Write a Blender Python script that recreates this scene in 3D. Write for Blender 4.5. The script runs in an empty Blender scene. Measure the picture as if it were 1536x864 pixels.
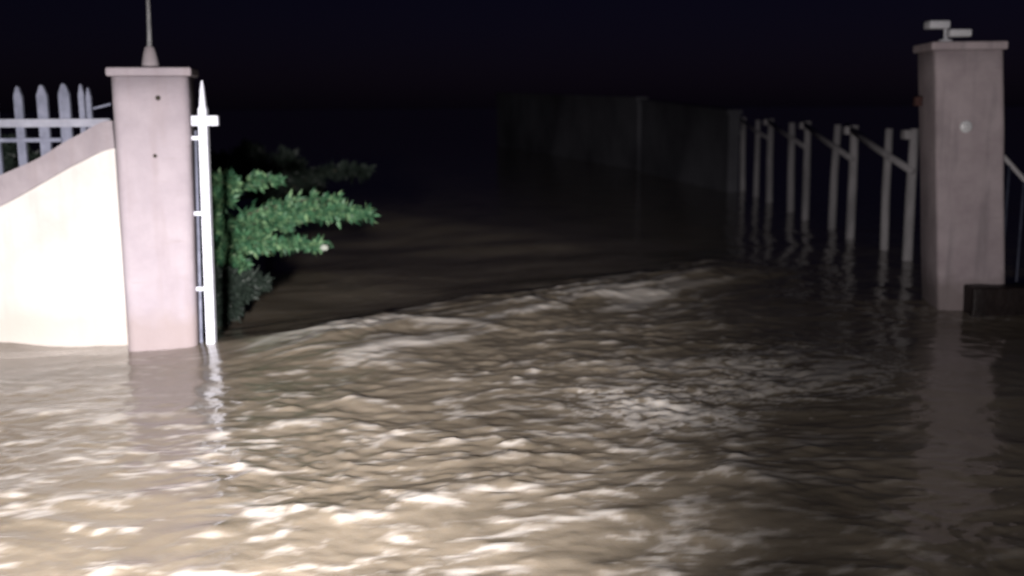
import bpy, bmesh, math, random
import numpy as np
from mathutils import Vector, Matrix, noise

random.seed(7)
S = bpy.context.scene
C = S.collection
rad = math.radians

# ------------------------------------------------------------------ camera
CAM_H = 1.35
F = 1600.0                       # focal length in photograph pixels (1536 wide)
PITCH = math.atan((432 - 157) / F)
ROLL = -0.006
cam_d = bpy.data.cameras.new('camera')
cam = bpy.data.objects.new('camera', cam_d)
C.objects.link(cam)
RM = Matrix.Rotation(math.pi / 2 - PITCH, 4, 'X') @ Matrix.Rotation(ROLL, 4, 'Z')
cam.matrix_world = Matrix.Translation((0, 0, CAM_H)) @ RM
cam_d.sensor_width = 36
cam_d.lens = F / 1536 * 36
cam_d.clip_end = 2000
cam_d.dof.use_dof = True
cam_d.dof.focus_distance = 3.0
cam_d.dof.aperture_fstop = 2.2
S.camera = cam


def ray(px, py):
    return RM.to_3x3() @ Vector(((px - 768) / F, (432 - py) / F, -1))


def at(px, py, Y):               # point seen at a photograph pixel, at depth Y
    r = ray(px, py)
    return Vector((0, 0, CAM_H)) + r * (Y / r.y)


def gnd(px, py, z=0.0):          # point seen at a photograph pixel, on a level
    r = ray(px, py)
    return Vector((0, 0, CAM_H)) + r * ((z - CAM_H) / r.z)


# ------------------------------------------------------------------ tagging
def tag(o, label=None, cat=None, group=None, kind=None):
    if label: o['label'] = label
    if cat: o['category'] = cat
    if group: o['group'] = group
    if kind: o['kind'] = kind
    return o


def empty(name, loc, label, cat, group=None, rz=0):
    o = bpy.data.objects.new(name, None)
    C.objects.link(o)
    o.location = loc
    o.rotation_euler.z = rz
    o.empty_display_size = 0.1
    return tag(o, label, cat, group)


def build(name, bm, mat, parent=None, smooth=False):
    """bmesh is in the coordinates of its parent (or of the world)."""
    me = bpy.data.meshes.new(name)
    bmesh.ops.recalc_face_normals(bm, faces=bm.faces[:])
    bm.to_mesh(me)
    bm.free()
    me.materials.append(mat)
    if smooth:
        for p in me.polygons: p.use_smooth = True
    o = bpy.data.objects.new(name, me)
    C.objects.link(o)
    if parent: o.parent = parent
    return o


def add_box(bm, lo, hi, bevel=0.0, seg=2):
    b = bmesh.new()
    bmesh.ops.create_cube(b, size=1)
    lo, hi = Vector(lo), Vector(hi)
    c, d = (lo + hi) / 2, hi - lo
    for v in b.verts:
        v.co = Vector((v.co.x * d.x, v.co.y * d.y, v.co.z * d.z)) + c
    if bevel:
        bmesh.ops.bevel(b, geom=b.edges[:], offset=bevel, segments=seg, affect='EDGES', profile=.5)
    merge(bm, b)


def merge(bm, b):
    me = bpy.data.meshes.new('tmp')
    b.to_mesh(me)
    b.free()
    bm.from_mesh(me)
    bpy.data.meshes.remove(me)


def add_tube(bm, pts, radii, n=10, cap=True):
    """a tube through points with a radius at each"""
    pts = [Vector(p) for p in pts]
    if not hasattr(radii, '__len__'): radii = [radii] * len(pts)
    rings = []
    for i, p in enumerate(pts):
        t = (pts[min(i + 1, len(pts) - 1)] - pts[max(i - 1, 0)]).normalized()
        up = Vector((0, 0, 1)) if abs(t.z) < .9 else Vector((0, 1, 0))
        u = t.cross(up).normalized()
        w = t.cross(u).normalized()
        rings.append([bm.verts.new(p + radii[i] * (u * math.cos(2 * math.pi * k / n) + w * math.sin(2 * math.pi * k / n))) for k in range(n)])
    for a, b in zip(rings, rings[1:]):
        for k in range(n):
            bm.faces.new((a[k], a[(k + 1) % n], b[(k + 1) % n], b[k]))
    if cap:
        bm.faces.new(rings[0])
        bm.faces.new(rings[-1])


def add_lathe(bm, prof, n=24, centre=(0, 0, 0)):
    c = Vector(centre)
    rings = []
    for r, z in prof:
        rings.append([bm.verts.new(c + Vector((r * math.cos(2 * math.pi * k / n), r * math.sin(2 * math.pi * k / n), z))) for k in range(n)])
    for a, b in zip(rings, rings[1:]):
        for k in range(n):
            bm.faces.new((a[k], a[(k + 1) % n], b[(k + 1) % n], b[k]))
    bm.faces.new(rings[0]); bm.faces.new(rings[-1])


# ------------------------------------------------------------------ materials
def new_mat(name):
    m = bpy.data.materials.new(name)
    m.use_nodes = True
    nt = m.node_tree
    return m, nt, nt.nodes['Principled BSDF']


def ramp(nt, fac, stops):
    r = nt.nodes.new('ShaderNodeValToRGB')
    nt.links.new(fac, r.inputs['Fac'])
    el = r.color_ramp.elements
    while len(el) < len(stops): el.new(.5)
    for e, (p, c) in zip(el, stops):
        e.position = p
        e.color = (*c, 1)
    return r.outputs['Color']


def mott(name, c1, c2, scale=6, rough=.85, bump=.15, bscale=60, stretch=(1, 1, 1), stain=None, damp=None, scratch=None):
    """mottled paint or plaster: two tones, fine bump, optional vertical run stains"""
    m, nt, b = new_mat(name)
    tc = nt.nodes.new('ShaderNodeTexCoord')
    mp = nt.nodes.new('ShaderNodeMapping')
    mp.inputs['Scale'].default_value = stretch
    nt.links.new(tc.outputs['Object'], mp.inputs['Vector'])
    n1 = nt.nodes.new('ShaderNodeTexNoise')
    n1.inputs['Scale'].default_value = scale
    n1.inputs['Detail'].default_value = 6
    n1.inputs['Roughness'].default_value = .6
    nt.links.new(mp.outputs['Vector'], n1.inputs['Vector'])
    col = ramp(nt, n1.outputs['Fac'], [(.35, c1), (.65, c2)])
    if stain:
        mp2 = nt.nodes.new('ShaderNodeMapping')
        mp2.inputs['Scale'].default_value = (14, 14, 1.4)
        nt.links.new(tc.outputs['Object'], mp2.inputs['Vector'])
        n3 = nt.nodes.new('ShaderNodeTexNoise')
        n3.inputs['Scale'].default_value = 1
        n3.inputs['Detail'].default_value = 5
        nt.links.new(mp2.outputs['Vector'], n3.inputs['Vector'])
        fac = ramp(nt, n3.outputs['Fac'], [(.52, (0, 0, 0)), (.75, (.55, .55, .55))])
        mx = nt.nodes.new('ShaderNodeMixRGB')
        nt.links.new(fac, mx.inputs['Fac'])
        nt.links.new(col, mx.inputs['Color1'])
        mx.inputs['Color2'].default_value = (*stain, 1)
        col = mx.outputs['Color']
    if scratch:                               # level scrapes left by passing traffic
        mp3 = nt.nodes.new('ShaderNodeMapping')
        mp3.inputs['Scale'].default_value = (5, 5, 42)
        nt.links.new(tc.outputs['Object'], mp3.inputs['Vector'])
        n4 = nt.nodes.new('ShaderNodeTexNoise')
        n4.inputs['Scale'].default_value = 1
        n4.inputs['Detail'].default_value = 3
        nt.links.new(mp3.outputs['Vector'], n4.inputs['Vector'])
        f4 = ramp(nt, n4.outputs['Fac'], [(.63, (0, 0, 0)), (.76, (.4, .4, .4))])
        m4 = nt.nodes.new('ShaderNodeMixRGB')
        nt.links.new(f4, m4.inputs['Fac'])
        nt.links.new(col, m4.inputs['Color1'])
        m4.inputs['Color2'].default_value = (*scratch, 1)
        col = m4.outputs['Color']
    if damp:                                  # splash-stained foot just above the flood
        sx = nt.nodes.new('ShaderNodeSeparateXYZ')
        nt.links.new(tc.outputs['Object'], sx.inputs['Vector'])
        nz = nt.nodes.new('ShaderNodeTexNoise')
        nz.inputs['Scale'].default_value = 9
        nz.inputs['Detail'].default_value = 4
        nt.links.new(tc.outputs['Object'], nz.inputs['Vector'])
        ma = nt.nodes.new('ShaderNodeMath')
        ma.operation = 'MULTIPLY_ADD'
        ma.inputs[1].default_value = -.22
        nt.links.new(nz.outputs['Fac'], ma.inputs[0])
        nt.links.new(sx.outputs['Z'], ma.inputs[2])
        fd = ramp(nt, ma.outputs['Value'], [(0, (.7, .7, .7)), (.14, (0, 0, 0))])
        md = nt.nodes.new('ShaderNodeMixRGB')
        nt.links.new(fd, md.inputs['Fac'])
        nt.links.new(col, md.inputs['Color1'])
        md.inputs['Color2'].default_value = (*damp, 1)
        col = md.outputs['Color']
    nt.links.new(col, b.inputs['Base Color'])
    b.inputs['Roughness'].default_value = rough
    b.inputs['Specular IOR Level'].default_value = .3
    n2 = nt.nodes.new('ShaderNodeTexNoise')
    n2.inputs['Scale'].default_value = bscale
    n2.inputs['Detail'].default_value = 4
    nt.links.new(tc.outputs['Object'], n2.inputs['Vector'])
    bp = nt.nodes.new('ShaderNodeBump')
    bp.inputs['Strength'].default_value = bump
    bp.inputs['Distance'].default_value = .01
    nt.links.new(n2.outputs['Fac'], bp.inputs['Height'])
    nt.links.new(bp.outputs['Normal'], b.inputs['Normal'])
    return m


M_pillar = mott('mauve_plaster', (.275, .24, .268), (.33, .29, .318), 5, .85, .25, 45, stain=(.25, .205, .215), damp=(.24, .195, .19), scratch=(.24, .2, .2))
M_pillar2 = mott('worn_mauve_plaster', (.38, .315, .335), (.50, .425, .445), 4, .85, .3, 40, stain=(.2, .18, .19), damp=(.2, .165, .16), scratch=(.28, .235, .24))
M_wall = mott('white_plaster', (.47, .44, .42), (.58, .555, .54), 2.2, .8, .15, 50, damp=(.42, .375, .34), stain=(.43, .39, .365))
M_cope = mott('grey_mauve_coping', (.25, .22, .24), (.31, .275, .295), 7, .85, .25, 45, stain=(.25, .21, .22))
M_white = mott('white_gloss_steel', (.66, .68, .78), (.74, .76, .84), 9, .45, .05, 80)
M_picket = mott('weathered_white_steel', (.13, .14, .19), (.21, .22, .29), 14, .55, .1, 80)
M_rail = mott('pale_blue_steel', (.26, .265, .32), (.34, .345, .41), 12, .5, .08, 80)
M_bar = mott('dark_blue_steel', (.035, .04, .065), (.06, .065, .10), 14, .55, .08, 80)
M_hole = mott('hole_shade_disc', (.03, .025, .02), (.05, .04, .03), 20)
M_rod = mott('galvanised_rod', (.16, .16, .17), (.26, .26, .27), 30, .5, .1, 90)
M_post = mott('weathered_post', (.36, .345, .355), (.54, .515, .53), 9, .85, .3, 60, stretch=(1, 1, .3))
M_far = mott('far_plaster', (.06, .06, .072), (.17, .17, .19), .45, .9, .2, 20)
M_brick = mott('wet_dark_masonry', (.012, .008, .008), (.025, .017, .016), 9, .5, .5, 30)
M_fit = mott('white_plastic_housing', (.62, .62, .66), (.7, .7, .74), 10, .4, .03, 60)
M_disc = mott('white_bell_plate', (.78, .78, .8), (.82, .82, .84), 10, .25, .02, 60)
M_rust = mott('rusty_iron', (.05, .022, .02), (.08, .035, .03), 30, .8, .3, 90)
M_bark = mott('bark', (.07, .06, .045), (.12, .1, .07), 30, .9, .4, 60)
M_mud = mott('mud', (.09, .07, .05), (.14, .11, .08), 2, .7, .4, 15)


def leaf_mat(name, c1, c2, c3):
    m, nt, b = new_mat(name)
    g = nt.nodes.new('ShaderNodeNewGeometry')
    col = ramp(nt, g.outputs['Random Per Island'], [(0, c1), (.6, c2), (1, c3)])
    nt.links.new(col, b.inputs['Base Color'])
    b.inputs['Roughness'].default_value = .5
    b.inputs['Specular IOR Level'].default_value = .4
    return m


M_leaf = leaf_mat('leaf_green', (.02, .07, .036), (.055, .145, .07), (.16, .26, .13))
M_leafd = leaf_mat('leaf_shaded', (.012, .018, .015), (.016, .025, .019), (.022, .032, .025))  # shade of the unlit shrubs put into the leaf colour
M_flower = mott('pale_petal', (.28, .30, .26), (.34, .36, .32), 30)

# ------------------------------------------------------------------ numpy noise
rng = np.random.RandomState(11)
PERM = rng.permutation(512)
ANG = rng.rand(512) * 2 * np.pi
GX, GY = np.cos(ANG), np.sin(ANG)


def perlin(x, y, seed=0):
    xi, yi = np.floor(x).astype(int), np.floor(y).astype(int)
    xf, yf = x - xi, y - yi

    def g(ix, iy, dx, dy):
        h = PERM[(PERM[(ix + seed * 37) % 512] + iy) % 512]
        return GX[h] * dx + GY[h] * dy
    u = xf ** 3 * (xf * (xf * 6 - 15) + 10)
    v = yf ** 3 * (yf * (yf * 6 - 15) + 10)
    a = g(xi, yi, xf, yf); b = g(xi + 1, yi, xf - 1, yf)
    c = g(xi, yi + 1, xf, yf - 1); d = g(xi + 1, yi + 1, xf - 1, yf - 1)
    return 1.5 * ((a + u * (b - a)) * (1 - v) + (c + u * (d - c)) * v)


def sstep(a, b, x):
    t = np.clip((x - a) / (b - a), 0, 1)
    return t * t * (3 - 2 * t)


# ------------------------------------------------------------------ water
LA = np.array(gnd(325, 526)[:2])            # the standing crest runs from the left pillar ...
LB = np.array(gnd(1075, 400)[:2])           # ... away to the right
LD = (LB - LA) / np.linalg.norm(LB - LA)
LN = np.array((-LD[1], LD[0]))              # points away from the camera


def graded(lo, hi, core_lo, core_hi, step, grow=1.12):
    v = list(np.arange(core_lo, core_hi, step))
    s = step
    while v[-1] < hi:
        s *= grow; v.append(v[-1] + s)
    s = step
    while v[0] > lo:
        s *= grow; v.insert(0, v[0] - s)
    return np.array(v)


def rot(X, Y, a):
    return X * math.cos(a) + Y * math.sin(a), -X * math.sin(a) + Y * math.cos(a)


def water_z(X, Y):
    z = np.zeros_like(X)
    # domain warp so that nothing lines up
    wx = X + .25 * perlin(X * 1.3, Y * 1.3, 3)
    wy = Y + .18 * perlin(X * 1.3 + 9, Y * 1.3 + 4, 4)
    s = (wx - LA[0]) * LN[0] + (wy - LA[1]) * LN[1]
    t = (wx - LA[0]) * LD[0] + (wy - LA[1]) * LD[1]
    tl = float(np.linalg.norm(LB - LA))
    near = 1 - sstep(-.3, .5, s)
    right = sstep(.2, 2.2, X - .05 * Y)          # calmer towards the right pillar
    far = sstep(8, 14, Y)
    wake = np.exp(-((X + 1.75 - .12 * (6.2 - Y)) / .34) ** 2) * sstep(4.2, 5.0, Y) * (1 - sstep(6.3, 6.8, Y))
    # chop, crests lying across the view, slanted a little
    u, v = rot(wx, wy, .22)
    amp = (1 - .72 * right) * (1 - .72 * wake) * (.25 + .75 * near) * (1 - .7 * far)
    patch = .6 + .8 * sstep(-.5, .5, perlin(X * .9 + 20, Y * 1.4, 21))

    def crest(n, k=1.5):                      # narrow crests, broad troughs
        return (np.exp(k * n) - 1) / k
    u2, v2 = rot(wx, wy, -.12)
    u3, v3 = rot(X + .1 * perlin(X * 3, Y * 3, 22), Y, .35)
    z += .011 * amp * crest(perlin(u * 2.1, v * 3.0, 1))
    z += .0052 * amp * crest(perlin(u * 5.4 + 3, v * 7.0, 2), 1.8)
    z += .0034 * amp * patch * crest(perlin(u3 * 7.5, v3 * 11.5, 6), 2)
    z += .0026 * amp * patch * crest(perlin(u2 * 13, v2 * 21, 7), 2)
    z += .0015 * amp * patch * perlin(u * 27, v * 40, 19)
    rough = .85 * sstep(5.2, 6.8, Y) * (1 - sstep(18, 26, Y)) * (1 - wake) * sstep(.8, 2.2, X - .1 * (Y - 6))      # ruffled by the current, kills mirror images
    z += .006 * rough * perlin(u2 * 4, v2 * 5, 41) + .004 * rough * perlin(u2 * 9, v2 * 10, 42)
    # broad swell
    z += .02 * perlin(X * .55 + 2, Y * .8, 8) * (1 - far)
    # standing crest at the gate line, lower water behind it
    along = sstep(-.5, .6, t) * (1 - sstep(tl * .75, tl * 1.25, t))
    z += .058 * along * np.exp(-((s + .12) / .34) ** 2)
    z += .030 * along * np.exp(-((s + .75 - .1 * t) / .22) ** 2)
    z -= .05 * sstep(-.2, 1.3, s) * sstep(-1.2, -.1, t)
    z -= .032 * np.clip(s - .1, 0, 6) * sstep(-1.0, .2, t) * (1 - sstep(tl * .8, tl * 1.25, t))   # surface tilted away from the lamp behind it, shaped to darken this water
    # long streaks pulled along the crest
    st = np.exp(-((s + .25) / .6) ** 2) * along
    z += .016 * st * perlin(t * .8, s * 5.0, 9)
    z += .005 * st * perlin(t * 2.4, s * 12, 10)
    # boil and splash in mid stream
    for (px, py, rr, a) in BOILS:
        p = gnd(px, py)
        d = np.sqrt((X - p.x) ** 2 + ((Y - p.y) * .8) ** 2)
        w = np.exp(-(d / rr) ** 2)
        z += a * w * (.02 + .014 * perlin(wx * 4, wy * 7, 12) + .014 * perlin(wx * 10, wy * 15, 13) + .008 * perlin(wx * 24, wy * 34, 23))
    return z


BOILS = [(985, 612, .24, .85), (1110, 565, .30, .4), (1200, 556, .34, .4), (1060, 395, .35, .9), (760, 640, .4, .25)]

xs = graded(-150, 150, -3.2, 3.9, .0155)
ys = graded(-6, 400, 2.35, 8.6, .0155, 1.035)
X, Y = np.meshgrid(xs, ys)
Z = water_z(X, Y)
fade = (1 - sstep(14, 30, np.abs(Y))) * (1 - sstep(9, 20, np.abs(X)))
Z = Z * fade
# froth carried by the current, also painting in highlights: short dashes on the crests, streaks along the gate
# line, thick and lacy round the boils, almost none in the calm water on the right
wx = X + .22 * perlin(X * 1.5, Y * 1.5, 31)
wy = Y + .14 * perlin(X * 1.5 + 9, Y * 1.5 + 4, 32)
U, V = rot(wx, wy, .2)
sfo = (wx - LA[0]) * LN[0] + (wy - LA[1]) * LN[1]
tfo = (wx - LA[0]) * LD[0] + (wy - LA[1]) * LD[1]
zs_ = Z - .25 * (np.roll(Z, 9, 0) + np.roll(Z, -9, 0) + np.roll(Z, 9, 1) + np.roll(Z, -9, 1))
dash = .6 * perlin(U * 3.6, V * 8.5, 33) + .5 * perlin(U * 9 + 3, V * 17, 34) + .32 * perlin(U * 15, V * 36, 35) + .15 * perlin(U * 34, V * 80, 43)
streak = .8 * perlin(tfo * .75, sfo * 5, 36) + .4 * perlin(tfo * 2.2, sfo * 13, 37) + .18 * perlin(tfo * 8, sfo * 34, 38)
kl = np.exp(-((sfo + .45) / .75) ** 2) * sstep(-.3, .5, tfo)
calm = sstep(.3, 1.8, X - .05 * Y)
fld = dash * (1 - kl) + (streak * 1.15 + .2) * kl + np.clip(zs_ * 34, -.35, .45)
pat = perlin(X * .8 + 3, Y * 1.1, 39)
behind = sstep(-.1, .5, sfo)
Fm = sstep(-.02 + .10 * sstep(4, 6, Y), .78, fld + .16 * pat) * (1 - .93 * calm) * (1 - .85 * behind) * .8
Fm *= 1 - .9 * sstep(9, 13, Y)
Fm *= 1 - .85 * np.exp(-((X + 1.75 - .12 * (6.2 - Y)) / .34) ** 2) * sstep(4.2, 5.0, Y)
for (px, py, rr, a) in BOILS[:3]:
    p = gnd(px, py)
    d = np.sqrt(((wx - p.x) / 1.35) ** 2 + ((wy - p.y) * .8) ** 2)
    w = np.exp(-(d / (rr * 1.3)) ** 2)
    lace = 1 - 3.4 * np.abs(.6 * perlin(wx * 4, wy * 5, 14) + .35 * perlin(wx * 12, wy * 15, 15) + .22 * perlin(wx * 32, wy * 40, 24))
    Fm = np.maximum(Fm, sstep(.72, 1.2, w * .95 + lace * .7) * min(a + .25, .9))
fleck = .55 * perlin(X * 9, Y * 18, 16) + .5 * perlin(X * 24, Y * 40, 17)
zone = np.exp(-((X - .8) / .9) ** 2 - ((Y - 4.5) / 1.2) ** 2)
Fm = np.maximum(Fm, sstep(.62, .85, fleck + .2 * zone) * .75 * zone)
Fm = np.maximum(Fm, .8 * sstep(.1, .5, perlin(tfo * 5, sfo * 8, 18) + .35) * np.exp(-((sfo + .05) / .05) ** 2) * (1 - sstep(.25, .5, tfo)) * sstep(-.1, 0, tfo))
# scum lying along the foot of the left pillar, the white wall and the right pillar
edge = .5 + .5 * perlin(X * 14, Y * 14, 51) + .4 * perlin(X * 34, Y * 34, 52)
for (xa, xb, ya, yb) in ((-2.28, -1.78, 6.16, 6.5), (-6, -2.2, 6.44, 6.6), (2.58, 3.16, 6.62, 7.0)):
    dx = np.maximum(np.maximum(xa - X, X - xb), 0); dy = np.maximum(np.maximum(ya - Y, Y - yb), 0)
    Fm = np.maximum(Fm, .55 * np.exp(-(np.hypot(dx, dy) / .045) ** 2) * sstep(.35, .9, edge))
nx, ny = len(xs), len(ys)
verts = np.stack([X.ravel(), Y.ravel(), Z.ravel()], 1)
idx = np.arange(nx * ny).reshape(ny, nx)
faces = np.stack([idx[:-1, :-1].ravel(), idx[:-1, 1:].ravel(), idx[1:, 1:].ravel(), idx[1:, :-1].ravel()], 1)
me = bpy.data.meshes.new('flood_water')
me.vertices.add(len(verts)); me.vertices.foreach_set('co', verts.ravel().astype(np.float32))
me.loops.add(faces.size); me.loops.foreach_set('vertex_index', faces.ravel().astype(np.int32))
me.polygons.add(len(faces))
me.polygons.foreach_set('loop_start', np.arange(0, faces.size, 4, dtype=np.int32))
me.polygons.foreach_set('use_smooth', np.ones(len(faces), dtype=bool))
me.update(); me.validate()
at_f = me.attributes.new('foam_and_highlights', 'FLOAT', 'POINT')
at_f.data.foreach_set('value', Fm.ravel().astype(np.float32))

m, nt, b = new_mat('muddy_water')
tc = nt.nodes.new('ShaderNodeTexCoord')
n1 = nt.nodes.new('ShaderNodeTexNoise')
n1.inputs['Scale'].default_value = 1.3
n1.inputs['Detail'].default_value = 5
n1.inputs['Distortion'].default_value = .8
nt.links.new(tc.outputs['Object'], n1.inputs['Vector'])
silt = ramp(nt, n1.outputs['Fac'], [(.3, (.165, .138, .105)), (.7, (.24, .203, .158))])
fa = nt.nodes.new('ShaderNodeAttribute'); fa.attribute_name = 'foam_and_highlights'
mx = nt.nodes.new('ShaderNodeMixRGB')
nt.links.new(fa.outputs['Fac'], mx.inputs['Fac'])
nt.links.new(silt, mx.inputs['Color1'])
mx.inputs['Color2'].default_value = (.60, .56, .52, 1)
nt.links.new(mx.outputs['Color'], b.inputs['Base Color'])
b.inputs['Roughness'].default_value = .13
b.inputs['IOR'].default_value = 1.33
b.inputs['Subsurface Weight'].default_value = .7
b.inputs['Subsurface Radius'].default_value = (1, .8, .6)
b.inputs['Subsurface Scale'].default_value = .02
n2 = nt.nodes.new('ShaderNodeTexNoise')
n2.inputs['Scale'].default_value = 26
n2.inputs['Detail'].default_value = 3
nt.links.new(tc.outputs['Object'], n2.inputs['Vector'])
bp = nt.nodes.new('ShaderNodeBump')
bp.inputs['Strength'].default_value = .12
bp.inputs['Distance'].default_value = .01
nt.links.new(n2.outputs['Fac'], bp.inputs['Height'])
nt.links.new(bp.outputs['Normal'], b.inputs['Normal'])
me.materials.append(m)
water = bpy.data.objects.new('water', me)
C.objects.link(water)
tag(water, 'brown muddy flood water streaming through the open gateway', kind='structure')

# flooded ground under the water
bm = bmesh.new()
v = [bm.verts.new(p) for p in ((-400, -60, -.62), (400, -60, -.62), (400, 700, -.62), (-400, 700, -.62))]
bm.faces.new(v)
tag(build('ground', bm, M_mud), 'flooded driveway ground under the brown water', kind='structure')

# ------------------------------------------------------------------ pillars
def pillar(base_l, base_r, Yf, depth, top_z, lean_l, lean_r, cap_over, cap_h, mat, label, name='gate_pillar', bev=.035, rz=0):
    """base_l/base_r, lean_l/lean_r: x of the two front edges at the water and at the top"""
    cx = (base_l + base_r) / 2
    e = empty(name, (cx, Yf + depth / 2, 0), label, 'pillar', 'gate pillars', rz)
    bm = bmesh.new()
    n = 14
    z0 = -.6
    def xe(z, a, b_): return a + (b_ - a) * z / top_z
    rings = []
    for i in range(n + 1):
        z = z0 + (top_z - cap_h - z0) * i / n
        xl, xr = xe(z, base_l, lean_l) - cx, xe(z, base_r, lean_r) - cx
        y0, y1 = -depth / 2, depth / 2
        ring = []
        for (ox, oy, a0) in ((xl + bev, y0 + bev, math.pi), (xr - bev, y0 + bev, 1.5 * math.pi), (xr - bev, y1 - bev, 0), (xl + bev, y1 - bev, .5 * math.pi)):
            for k in range(5):
                a = a0 + k / 4 * math.pi / 2
                w = .004 * noise.noise(Vector((ox * 9 + cx, oy * 9, z * 3)))
                ring.append(bm.verts.new((ox + (bev + w) * math.cos(a), oy + (bev + w) * math.sin(a), z)))
        rings.append(ring)
    for a, b_ in zip(rings, rings[1:]):
        m_ = len(a)
        for k in range(m_):
            bm.faces.new((a[k], a[(k + 1) % m_], b_[(k + 1) % m_], b_[k]))
    bm.faces.new(rings[0]); bm.faces.new(rings[-1])
    sh = build('shaft', bm, mat, e)
    for p in sh.data.polygons:
        p.use_smooth = len(p.vertices) == 4
    bm = bmesh.new()
    zc = top_z - cap_h + .002
    add_box(bm, (lean_l - cx - cap_over, -depth / 2 - cap_over, zc), (lean_r - cx + cap_over, depth / 2 + cap_over, top_z), .012, 2)
    build('cap', bm, mat, e)
    return e


YL, YR = gnd(245, 523).y, gnd(1430, 466).y
def xz(px, py, Y):
    p = at(px, py, Y); return p.x, p.z

bl = gnd(190, 515); 
Lb_l, _ = xz(184, 520, YL); Lb_r, _ = xz(286, 522, YL)
Lt_l, Lt_z = xz(157, 101, YL); Lt_r, _ = xz(271, 101, YL)
left = pillar(Lb_l, Lb_r, YL, .34, Lt_z, Lt_l, Lt_r, .018, .05, M_pillar,
              'brightly lit mauve plastered gate pillar joined to the white curved wall', bev=.05, rz=rad(10))
# two dark discs on its face, painting the shade inside drilled holes
for px, py, r in ((228, 147, .014), (224, 234, .011)):
    p = at(px, py, YL)
    bm = bmesh.new()
    add_tube(bm, [(p.x - left.location.x, -.174, p.z), (p.x - left.location.x, -.16, p.z)], [r, r], 14)
    build('hole_shade_disc', bm, M_hole, left)

Rb_l, _ = xz(1414, 466, YR); Rb_r, _ = xz(1513, 463, YR)
Rt_l, Rt_z = xz(1410, 62, YR); Rt_r, _ = xz(1512, 58, YR)
right = pillar(Rb_l, Rb_r, YR, .42, Rt_z, Rt_l, Rt_r, .02, .055, M_pillar2,
               'dim mauve gate pillar carrying the twin white lamp heads', bev=.03, rz=rad(-6))
p = at(1378, 152, YR + .1)
bm = bmesh.new()
add_box(bm, (p.x - right.location.x - .012, -.17, p.z - .03), (p.x - right.location.x + .035, -.11, p.z + .03), .006)
build('hinge_bracket', bm, M_rust, right)

# rod on the left pillar
p = at(226, 101, YL + .2)
rod = empty('finial_rod', (p.x, p.y, Lt_z), 'thin grey metal rod rising from a tapered mortar foot on the bright pillar', 'rod')
bm = bmesh.new()
add_lathe(bm, [(.050, 0.001), (.046, .03), (.036, .08), (.026, .115), (.018, .12)], 16)
build('foot', bm, M_cope, rod, True)
q = at(222, 2, YL + .2) - Vector((p.x, p.y, Lt_z))
bm = bmesh.new()
add_tube(bm, [(0, 0, .10), (q.x * .5, 0, q.z * .5), (q.x, 0, q.z), (q.x * 1.3, 0, q.z * 1.3)], [.015, .013, .011, .009], 10)
build('rod', bm, M_rod, rod, True)

# twin lamp heads on the right pillar
p = at(1418, 62, YR + .12)
sec = empty('security_light', (p.x, p.y, Rt_z), 'unlit pair of white lamp heads on a short stem atop the dim pillar', 'lamp')
o0 = Vector((p.x, p.y, Rt_z))
bm = bmesh.new()
add_lathe(bm, [(.045, .001), (.045, .012), (.03, .02)], 18)
build('mounting_plate', bm, M_fit, sec, True)
bm = bmesh.new()
k1 = at(1418, 40, YR + .12) - o0
add_tube(bm, [(0, 0, .015), (.0, 0, k1.z * .6), (k1.x, 0, k1.z)], .013, 10)
build('stem', bm, M_fit, sec, True)
for (pa, pb, w) in (((1391, 37), (1420, 38), .024), ((1421, 50), (1452, 50), .024)):
    a = at(*pa, YR + .08) - o0; b_ = at(*pb, YR + .1) - o0
    bm = bmesh.new()
    d = b_ - a
    add_box(bm, (a.x, a.y - .05, min(a.z, b_.z) - w), (b_.x, b_.y + .05, max(a.z, b_.z) + w), .012, 3)
    build('lamp_head', bm, M_fit, sec, True)

# bell plate on the right pillar's face
p = at(1448, 190, YR)
bell = empty('door_bell', (p.x, YR, p.z), 'small round white plate catching light on the dim pillar face', 'bell')
bm = bmesh.new()
add_lathe(bm, [(.040, .001), (.040, .012), (.034, .020), (.0, .022)][:3], 24)
bmesh.ops.rotate(bm, verts=bm.verts[:], cent=(0, 0, 0), matrix=Matrix.Rotation(math.pi / 2, 3, 'X'))
build('plate', bm, M_disc, bell, True)
bm = bmesh.new()
add_lathe(bm, [(.016, .0205), (.015, .028), (.008, .031)], 18)
bmesh.ops.rotate(bm, verts=bm.verts[:], cent=(0, 0, 0), matrix=Matrix.Rotation(math.pi / 2, 3, 'X'))
build('push_button', bm, M_disc, bell, True)

# ------------------------------------------------------------------ curved wing wall, left
YW = gnd(100, 507).y
TOP = [(168, 181), (150, 184), (120, 201), (100, 211), (60, 236), (30, 250), (0, 263), (-60, 290), (-130, 318), (-230, 345), (-420, 362), (-700, 372)]
BOT = [(172, 222), (150, 228), (120, 243), (100, 253), (60, 276), (30, 293), (0, 309), (-60, 336), (-130, 362), (-230, 388), (-420, 405), (-700, 415)]
wing = empty('wing_wall', (at(100, 505, YW).x, YW + .08, 0), 'bright white curved wall with a mauve coping sweeping up to the pillar', 'wall')
o0 = wing.location.copy()
topp = [at(x, y, YW - .03) - o0 for x, y in TOP]
botp = [at(x, y, YW - .03) - o0 for x, y in BOT]
wallp = [at(x, y, YW) - o0 for x, y in BOT]


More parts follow.
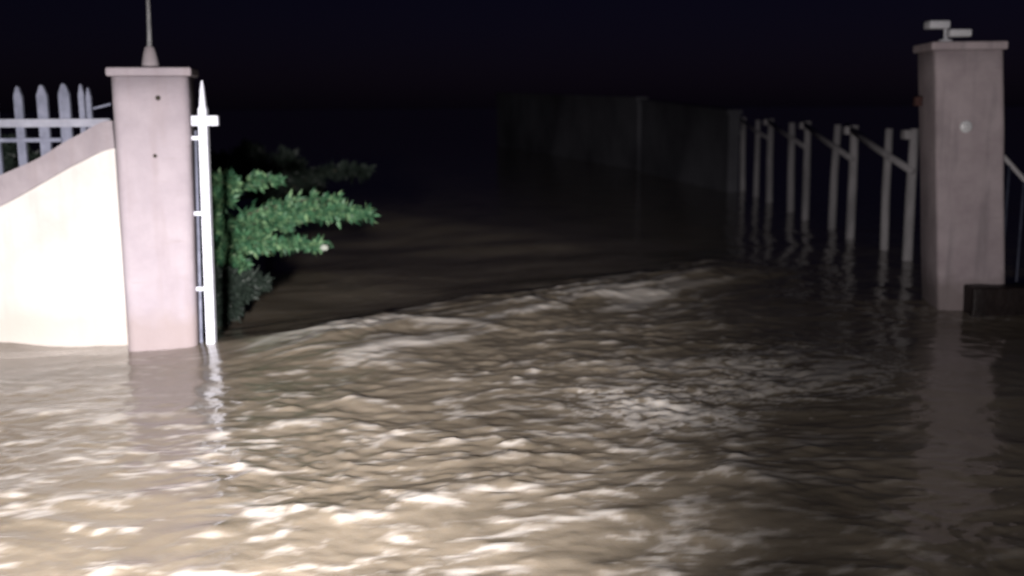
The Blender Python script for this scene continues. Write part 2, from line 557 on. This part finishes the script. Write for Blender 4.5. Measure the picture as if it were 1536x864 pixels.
def sweep(bm, ups, downs, y0, y1):
    n_ = len(ups)
    f = [[bm.verts.new((p.x, y, p.z)) for p in line] for y in (y0, y1) for line in (ups, downs)]
    uf, df, ub, db = f
    for i in range(n_ - 1):
        bm.faces.new((uf[i], uf[i + 1], df[i + 1], df[i]))
        bm.faces.new((ub[i], db[i], db[i + 1], ub[i + 1]))
        bm.faces.new((uf[i], ub[i], ub[i + 1], uf[i + 1]))
        bm.faces.new((df[i], df[i + 1], db[i + 1], db[i]))
    bm.faces.new((uf[0], df[0], db[0], ub[0]))
    bm.faces.new((uf[-1], ub[-1], db[-1], df[-1]))


def dense(pts, k=4):
    out = []
    n_ = len(pts)
    for i in range(n_ - 1):
        p0, p1, p2, p3 = pts[max(i - 1, 0)], pts[i], pts[i + 1], pts[min(i + 2, n_ - 1)]
        for j in range(k):
            t = j / k
            out.append(.5 * ((2 * p1) + (p2 - p0) * t + (2 * p0 - 5 * p1 + 4 * p2 - p3) * t * t + (3 * p1 - p0 - 3 * p2 + p3) * t ** 3))
    out.append(pts[-1])
    return out


topd, botd, walld = dense(topp), dense(botp), dense(wallp)
bm = bmesh.new()
sweep(bm, topd, botd, -.112, .10)
bmesh.ops.bevel(bm, geom=[e for e in bm.edges if len(e.link_faces) == 2 and e.calc_face_angle(0) > 1], offset=.008, segments=2, affect='EDGES')
build('coping', bm, M_cope, wing)
bm = bmesh.new()
sweep(bm, [p + Vector((0, 0, .01)) for p in walld], [Vector((p.x, p.y, -.6)) for p in walld], -.08, .075)
build('wall_face', bm, M_wall, wing)

# pickets and rail on top of the wing wall
pk = empty('picket_fence', (at(80, 230, YW + .08).x, YW + .085, .9), 'pale steel picket fence with one rail along the curved wall top', 'fence')
o0 = pk.location.copy()
YP = YW + .085
def coping_z(x):
    xs_ = [p.x + wing.location.x for p in topd]
    zs_ = [p.z for p in topd]
    return float(np.interp(x, xs_[::-1], zs_[::-1]))
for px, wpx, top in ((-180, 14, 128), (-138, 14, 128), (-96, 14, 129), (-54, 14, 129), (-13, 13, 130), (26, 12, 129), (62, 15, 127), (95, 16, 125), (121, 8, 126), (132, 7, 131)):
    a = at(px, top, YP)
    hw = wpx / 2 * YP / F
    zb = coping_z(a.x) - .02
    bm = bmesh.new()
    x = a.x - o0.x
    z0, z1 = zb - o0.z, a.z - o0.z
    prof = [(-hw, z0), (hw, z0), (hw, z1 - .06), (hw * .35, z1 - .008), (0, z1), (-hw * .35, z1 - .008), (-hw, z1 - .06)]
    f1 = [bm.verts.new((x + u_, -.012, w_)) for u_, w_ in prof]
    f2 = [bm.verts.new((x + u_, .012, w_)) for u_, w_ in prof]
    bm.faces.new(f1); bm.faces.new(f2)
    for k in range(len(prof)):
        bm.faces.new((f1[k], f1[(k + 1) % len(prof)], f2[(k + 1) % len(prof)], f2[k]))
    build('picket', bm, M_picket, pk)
a, b_ = at(-260, 184, YP - .03) - o0, at(165, 185, YP - .03) - o0
bm = bmesh.new()
add_box(bm, (a.x, -.038, min(a.z, b_.z) - .02), (b_.x, -.0135, min(a.z, b_.z) + .028), .004)
build('rail', bm, M_rail, pk)
a, b_ = at(-260, 212, YP - .03) - o0, at(92, 212, YP - .03) - o0
bm = bmesh.new()
add_box(bm, (a.x, -.034, a.z - .012), (b_.x, -.0135, a.z + .012), .003)
build('rail', bm, M_picket, pk)
bm = bmesh.new()
add_tube(bm, [at(128, 166, YP + .03) - o0, at(166, 156, YP + .03) - o0], .008, 8)
build('stay', bm, M_picket, pk, True)

# ------------------------------------------------------------------ gate post beside the left pillar
YG = YL + .10
pt, pb = at(304, 150, YG), at(318, 524, YG)
gp = empty('gate_post', (pb.x, YG, 0), 'slim white steel gate post with spear tip and short crossbar', 'gate post')
o0 = gp.location.copy()
bm = bmesh.new()
n_ = 8
rings = []
def post_x(z): return pb.x + (pt.x - pb.x) * (z - pb.z) / (pt.z - pb.z) - o0.x
w = .0235
rings = []
for z, ww in ((-.55, w), (0, w), (.7, w), (pt.z - .09, w), (pt.z - .05, w * .95), (pt.z - .03, w * .7), (pt.z + .06, w * .45), (at(303, 121, YG).z, .004)):
    xx = post_x(z)
    rings.append([bm.verts.new((xx + sx * ww, sy * ww, z)) for sx, sy in ((-1, -1), (1, -1), (1, 1), (-1, 1))])
for a, b_ in zip(rings, rings[1:]):
    for k in range(4):
        bm.faces.new((a[k], a[(k + 1) % 4], b_[(k + 1) % 4], b_[k]))
bm.faces.new(rings[0]); bm.faces.new(rings[-1])
build('post', bm, M_white, gp)
a, b_ = at(291, 181, YG) - o0, at(331, 180, YG) - o0
bm = bmesh.new()
add_box(bm, (a.x, -.060, a.z - .028), (b_.x, -.0255, a.z + .028), .004)
build('crossbar', bm, M_white, gp)
a, b_ = at(293.5, 196, YG + .05) - o0, at(302.5, 524, YG + .05) - o0
bm = bmesh.new()
add_tube(bm, [(b_.x + .001, .05, -.55), b_, a], .009, 10)
build('hinge_bar', bm, M_picket, gp, True)
for py in (207, 320, 433):
    c = at(300, py, YG) - o0
    bm = bmesh.new()
    add_box(bm, (c.x - .045, -.012, c.z - .011), (post_x(c.z) - w + .001, .012, c.z + .011), .003)
    build('hinge', bm, M_white, gp)

# ------------------------------------------------------------------ right side: dark block, sloping stay
c0, c1 = at(1460, 432, YR - .16), at(1620, 432, YR - .16)
blk = empty('masonry_block', ((c0.x + c1.x) / 2, YR - .02, 0), 'low dark wet masonry block against the foot of the dim pillar', 'block')
o0 = blk.location.copy()
bm = bmesh.new()
zt = c0.z
add_box(bm, (c0.x - o0.x, -.14, -.6), (c1.x - o0.x, .015, zt), .012, 2)
bmesh.ops.subdivide_edges(bm, edges=[e for e in bm.edges if e.calc_length() > .1], cuts=6, use_grid_fill=True)
for v in bm.verts:
    v.co += noise.noise_vector(v.co * 7) * .012
build('block', bm, M_brick, blk, True)

a, b_ = at(1508, 238, YR + .3), at(1560, 296, YR + .3)
c = a + (b_ - a) * 3.0
st = empty('sloping_railing', (c.x, c.y, 0), 'thin railing with sloping top rail on the outer side of the dim pillar', 'railing')
o0 = st.location.copy()
bm = bmesh.new()
add_tube(bm, [a - (b_ - a) * .4 - o0, c - o0], .016, 10)
build('rail', bm, M_post, st, True)
bm = bmesh.new()
add_tube(bm, [(0, 0, -.6), (0, 0, c.z + .05)], .025, 10)
build('post', bm, M_post, st, True)
for k in range(6):
    p_ = a + (b_ - a) * (.12 + .42 * k) - o0
    bm = bmesh.new()
    add_tube(bm, [(p_.x, p_.y, -.6), (p_.x, p_.y, p_.z - .01)], .010, 8)
    build('bar', bm, M_bar, st, True)

# ------------------------------------------------------------------ right hand fence running back
fc = empty('post_fence', (3.5, 12.0, 0), 'dim weathered post fence with slipped sloping rails running back from the right pillar', 'fence')
o0 = fc.location.copy()
POSTS = [(1372, 193, 1361, 388, 17), (1334, 193, 1326, 374, 14), (1282, 188, 1275, 356, 15), (1257, 187, 1248, 338, 13),
         (1212, 182, 1208, 324, 12), (1188, 184, 1186, 312, 12), (1157, 178, 1154, 298, 11), (1137, 180, 1134, 290, 9),
         (1116, 176, 1114, 282, 9), (1104, 174, 1102, 276, 9), (1090, 173, 1088, 271, 7)]
tops = []
for xt, yt, xb, yb, wpx in POSTS:
    g = gnd(xb, yb)
    t_ = at(xt, yt, g.y)
    r = .95 * wpx / 2 * g.y / F
    bm = bmesh.new()
    pts = [Vector((g.x, g.y, -.6)), g, g.lerp(t_, .5) + Vector((random.uniform(-.01, .01), 0, 0)), t_]
    add_tube(bm, [p - o0 for p in pts], [r * 1.0, r, r * .95, r * .85], 9)
    build('post', bm, M_post, fc, True)
    tops.append((t_, g, r))
def post_at(i, h):
    t_, g, r = tops[i]
    return g + (t_ - g) * h - o0
def rail(i, hi, j, hj, r=.022, off=-.04):
    a, b_ = post_at(i, hi), post_at(j, hj)
    d = (b_ - a).normalized()
    a = a - d * .12; b_ = b_ + d * .1
    o_ = Vector((off, 0, 0))
    bm = bmesh.new()
    add_tube(bm, [a + o_, a.lerp(b_, .5) + o_ + Vector((0, 0, -.015)), b_ + o_], [r, r * .9, r * .85], 8)
    build('rail', bm, M_post, fc, True)
rail(2, .97, 0, .70, 0.035)
rail(4, .97, 2, .72, 0.032)
rail(6, .97, 4, .74, 0.030)
rail(8, .96, 6, .76, 0.027)
rail(10, .95, 8, .78, .02)
# short head blocks on the thicker posts
for i in (0, 2, 4, 6):
    t_, g, r = tops[i]
    p = t_ - o0
    bm = bmesh.new()
    add_box(bm, (p.x - r * 2.2, p.y - r, p.z - .09), (p.x - r * .7, p.y + r, p.z - .01), .012)
    build('head_block', bm, M_post, fc)

# ------------------------------------------------------------------ far walls
def far_wall(p1, p2, label, thick=.18):
    """p: (px, top py, depth)"""
    A, B = at(p1[0], p1[1], p1[2]), at(p2[0], p2[1], p2[2])
    mid = (A + B) / 2
    e = empty('boundary_wall', (mid.x, mid.y, 0), label, 'wall')
    d = Vector((B.x - A.x, B.y - A.y, 0)).normalized()
    nrm = Vector((-d.y, d.x, 0)) * thick
    bm = bmesh.new()
    o0 = e.location.copy()
    v = []
    for P in (A, B):
        for n_ in (0, 1):
            v.append([bm.verts.new(Vector((P.x, P.y, z)) + nrm * n_ - o0) for z in (-.6, P.z)])
    a0, a1, b0, b1 = v
    for q in ((a0[0], b0[0], b0[1], a0[1]), (a1[0], a1[1], b1[1], b1[0]), (a0[1], b0[1], b1[1], a1[1]), (a0[0], a0[1], a1[1], a1[0]), (b0[0], b1[0], b1[1], b0[1])):
        bm.faces.new(q)
    build('wall_face', bm, M_far, e)
    bm = bmesh.new()
    up = Vector((0, 0, .07))
    f = []
    for P in (A, B):
        for n_ in (-.2, 1.2):
            q = Vector((P.x, P.y, P.z + .002)) + nrm * n_ - o0
            f.append([bm.verts.new(q), bm.verts.new(q + up)])
    a0, a1, b0, b1 = f
    for q in ((a0[0], b0[0], b0[1], a0[1]), (a1[0], a1[1], b1[1], b1[0]), (a0[1], b0[1], b1[1], a1[1]), (a0[0], a1[0], b1[0], b0[0]), (a0[0], a0[1], a1[1], a1[0]), (b0[0], b1[0], b1[1], b0[1])):
        bm.faces.new(q)
    build('coping', bm, M_far, e)
    return e
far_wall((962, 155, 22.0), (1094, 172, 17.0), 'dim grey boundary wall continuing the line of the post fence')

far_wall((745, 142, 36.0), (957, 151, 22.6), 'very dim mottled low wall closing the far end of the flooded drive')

# ------------------------------------------------------------------ shrubs
def leaf(bm, p, d, up, L, W):
    s_ = d.cross(up)
    if s_.length < 1e-4: s_ = d.cross(Vector((1, 0, 0)))
    s_ = s_.normalized() * W
    n_ = s_.cross(d).normalized() * W * .25
    v = [bm.verts.new(q) for q in (p, p + d * L * .45 + s_ + n_, p + d * L, p + d * L * .45 - s_ + n_)]
    mid = bm.verts.new(p + d * L * .5 - n_)
    bm.faces.new((v[0], v[1], mid)); bm.faces.new((v[1], v[2], mid)); bm.faces.new((v[2], v[3], mid)); bm.faces.new((v[3], v[0], mid))


def rnd_dir(r_):
    while True:
        v = Vector((r_.uniform(-1, 1), r_.uniform(-1, 1), r_.uniform(-1, 1)))
        if .05 < v.length < 1: return v.normalized()


def shrub(name, base, branches, mat, label, cat='shrub', seed=1, leafL=.054, leafW=.0115, per=360, spread=.09, group=None):
    r_ = random.Random(seed)
    e = empty(name, base, label, cat, group)
    o0 = Vector(base)
    bs, bl_ = bmesh.new(), bmesh.new()
    for tip, dens, sp in branches:
        tip = Vector(tip) - o0
        ctrl = Vector((tip.x * .35, tip.y * .4, tip.z * .9 + .12))
        pts = []
        for i in range(9):
            t = i / 8
            p = ctrl * (2 * t * (1 - t)) + tip * (t * t)
            p += noise.noise_vector(p * 5 + Vector((seed, 0, 0))) * .02
            pts.append(p)
        add_tube(bs, [Vector((pts[0].x, pts[0].y, -.6))] + pts[1:], [.014] + [.012 - .0011 * i for i in range(1, 9)], 6)
        # side twigs carrying leaves
        for k in range(int(per * dens)):
            t = r_.uniform(.22, 1.0) ** .8
            i = min(int(t * 8), 7)
            p = pts[i].lerp(pts[i + 1], t * 8 - i)
            ax = (pts[i + 1] - pts[i]).normalized()
            tw = (ax * .8 + rnd_dir(r_)).normalized()
            tl_ = r_.uniform(.2, 1) * sp * (1.25 - .8 * t)
            q = p + tw * tl_
            for j in range(3):
                d = (tw * .7 + ax * .5 + rnd_dir(r_) * .7).normalized()
                leaf(bl_, p.lerp(q, r_.uniform(.3, 1)), d, rnd_dir(r_), leafL * r_.uniform(.35, 1.5), leafW * r_.uniform(.5, 1.5))
    build('stems', bs, M_bark, e, True)
    build('foliage', bl_, mat, e)
    return e


YB = 7.5
def B(px, py, Y, dens=1, sp=.16): return (at(px, py, Y), dens, sp)
base = at(250, 440, 7.7); base.z = 0
lit = shrub('shrub', base, [B(556, 320, 7.3, 1.5, .10), B(535, 314, 7.3, .9, .08), B(484, 371, 7.2, 1.1, .08), B(350, 275, 7.2, 1.4, .15), B(345, 285, 7.3, 1.5, .2), B(338, 300, 7.2, 1.3, .18), B(415, 272, 7.6, .5, .12), B(510, 300, 7.5, .4, .10),
      B(365, 398, 7.15, 1.2, .14), B(430, 335, 7.4, 1.0, .16), B(330, 340, 7.2, 1.2, .17), B(395, 360, 7.3, 1.0, .15),
      B(280, 270, 7.7, 1, .2), B(230, 250, 7.9, 1, .2), B(190, 300, 7.9, 1, .2), B(300, 380, 7.5, 1, .2)],
      M_leaf, 'leafy green shrub lit up beside the white gate post, reaching over water', seed=3)
p = at(487, 371, 7.0)
bm = bmesh.new()
for k in range(7):
    a = k * 2 * math.pi / 7
    leaf(bm, Vector((0, 0, 0)), Vector((math.cos(a), -.5, math.sin(a) * .6)).normalized(), Vector((0, -1, 0)), .035, .012)
fl = build('blossom', bm, M_flower, lit)
fl.location = p - Vector(base)
base = at(335, 470, 7.1); base.z = 0
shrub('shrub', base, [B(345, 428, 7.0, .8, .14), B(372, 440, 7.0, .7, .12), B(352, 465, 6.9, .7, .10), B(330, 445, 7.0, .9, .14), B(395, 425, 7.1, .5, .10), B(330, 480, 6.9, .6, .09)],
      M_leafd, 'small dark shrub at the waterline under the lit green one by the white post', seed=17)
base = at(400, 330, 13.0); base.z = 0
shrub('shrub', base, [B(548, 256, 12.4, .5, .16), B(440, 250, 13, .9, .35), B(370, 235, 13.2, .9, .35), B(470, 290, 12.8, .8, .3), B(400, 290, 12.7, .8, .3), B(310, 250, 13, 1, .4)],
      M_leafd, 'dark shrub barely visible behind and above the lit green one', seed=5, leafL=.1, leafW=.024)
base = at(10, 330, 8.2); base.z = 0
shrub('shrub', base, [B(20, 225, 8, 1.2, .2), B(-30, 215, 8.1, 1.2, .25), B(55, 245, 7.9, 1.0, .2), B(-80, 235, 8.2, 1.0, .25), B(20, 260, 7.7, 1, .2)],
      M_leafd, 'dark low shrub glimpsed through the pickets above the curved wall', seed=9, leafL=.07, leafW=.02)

# ------------------------------------------------------------------ light
SUN_EL, SUN_AZ = rad(38), rad(200)
w = bpy.data.worlds.new('World')
S.world = w
w.use_nodes = True
nt = w.node_tree
bg = nt.nodes['Background']
sky = nt.nodes.new('ShaderNodeTexSky')
sky.sky_type = 'NISHITA'
sky.sun_disc = False
sky.sun_elevation = SUN_EL
sky.sun_rotation = SUN_AZ
mul = nt.nodes.new('ShaderNodeMixRGB')
mul.blend_type = 'MULTIPLY'
mul.inputs['Fac'].default_value = 1
mul.inputs['Color2'].default_value = (.56, .37, 1.0, 1)
nt.links.new(sky.outputs['Color'], mul.inputs['Color1'])
nt.links.new(mul.outputs['Color'], bg.inputs['Color'])
bg.inputs['Strength'].default_value = .0009

sd = bpy.data.lights.new('moon', 'SUN')
sd.energy = .004
sd.angle = rad(.5)
sd.color = (.8, .88, 1)
so = bpy.data.objects.new('moon', sd)
C.objects.link(so)
so.rotation_euler = (math.pi / 2 - SUN_EL, 0, math.pi - SUN_AZ)


def spot_lamp(name, loc, target, energy, size, blend, radius=.07, color=(1, .945, .93)):
    l = bpy.data.lights.new(name, 'SPOT')
    l.energy = energy
    l.spot_size = rad(size)
    l.spot_blend = blend
    l.shadow_soft_size = radius
    l.color = color
    o = bpy.data.objects.new(name, l)
    C.objects.link(o)
    o.location = loc
    o.rotation_euler = (Vector(target) - Vector(loc)).to_track_quat('-Z', 'Y').to_euler()
    return o


# head lamp of the vehicle the picture is taken from, then an added fill spot
spot_lamp('headlight_and_fill', (-.6, -.3, 1.1), at(290, 850, 5.0), 5500, 65, 1.0, .15)
spot_lamp('headlight_and_fill', (-.1, -.3, 1.1), at(1410, 90, 6.5), 700, 56, 1.0, .15)  # added weak fill for the right pillar and fence, no lamp known there

# ------------------------------------------------------------------ render
S.render.engine = 'CYCLES'
S.view_settings.view_transform = 'Standard'
S.view_settings.look = 'None'
S.view_settings.exposure = 0
S.view_settings.gamma = 1
S.cycles.max_bounces = 6
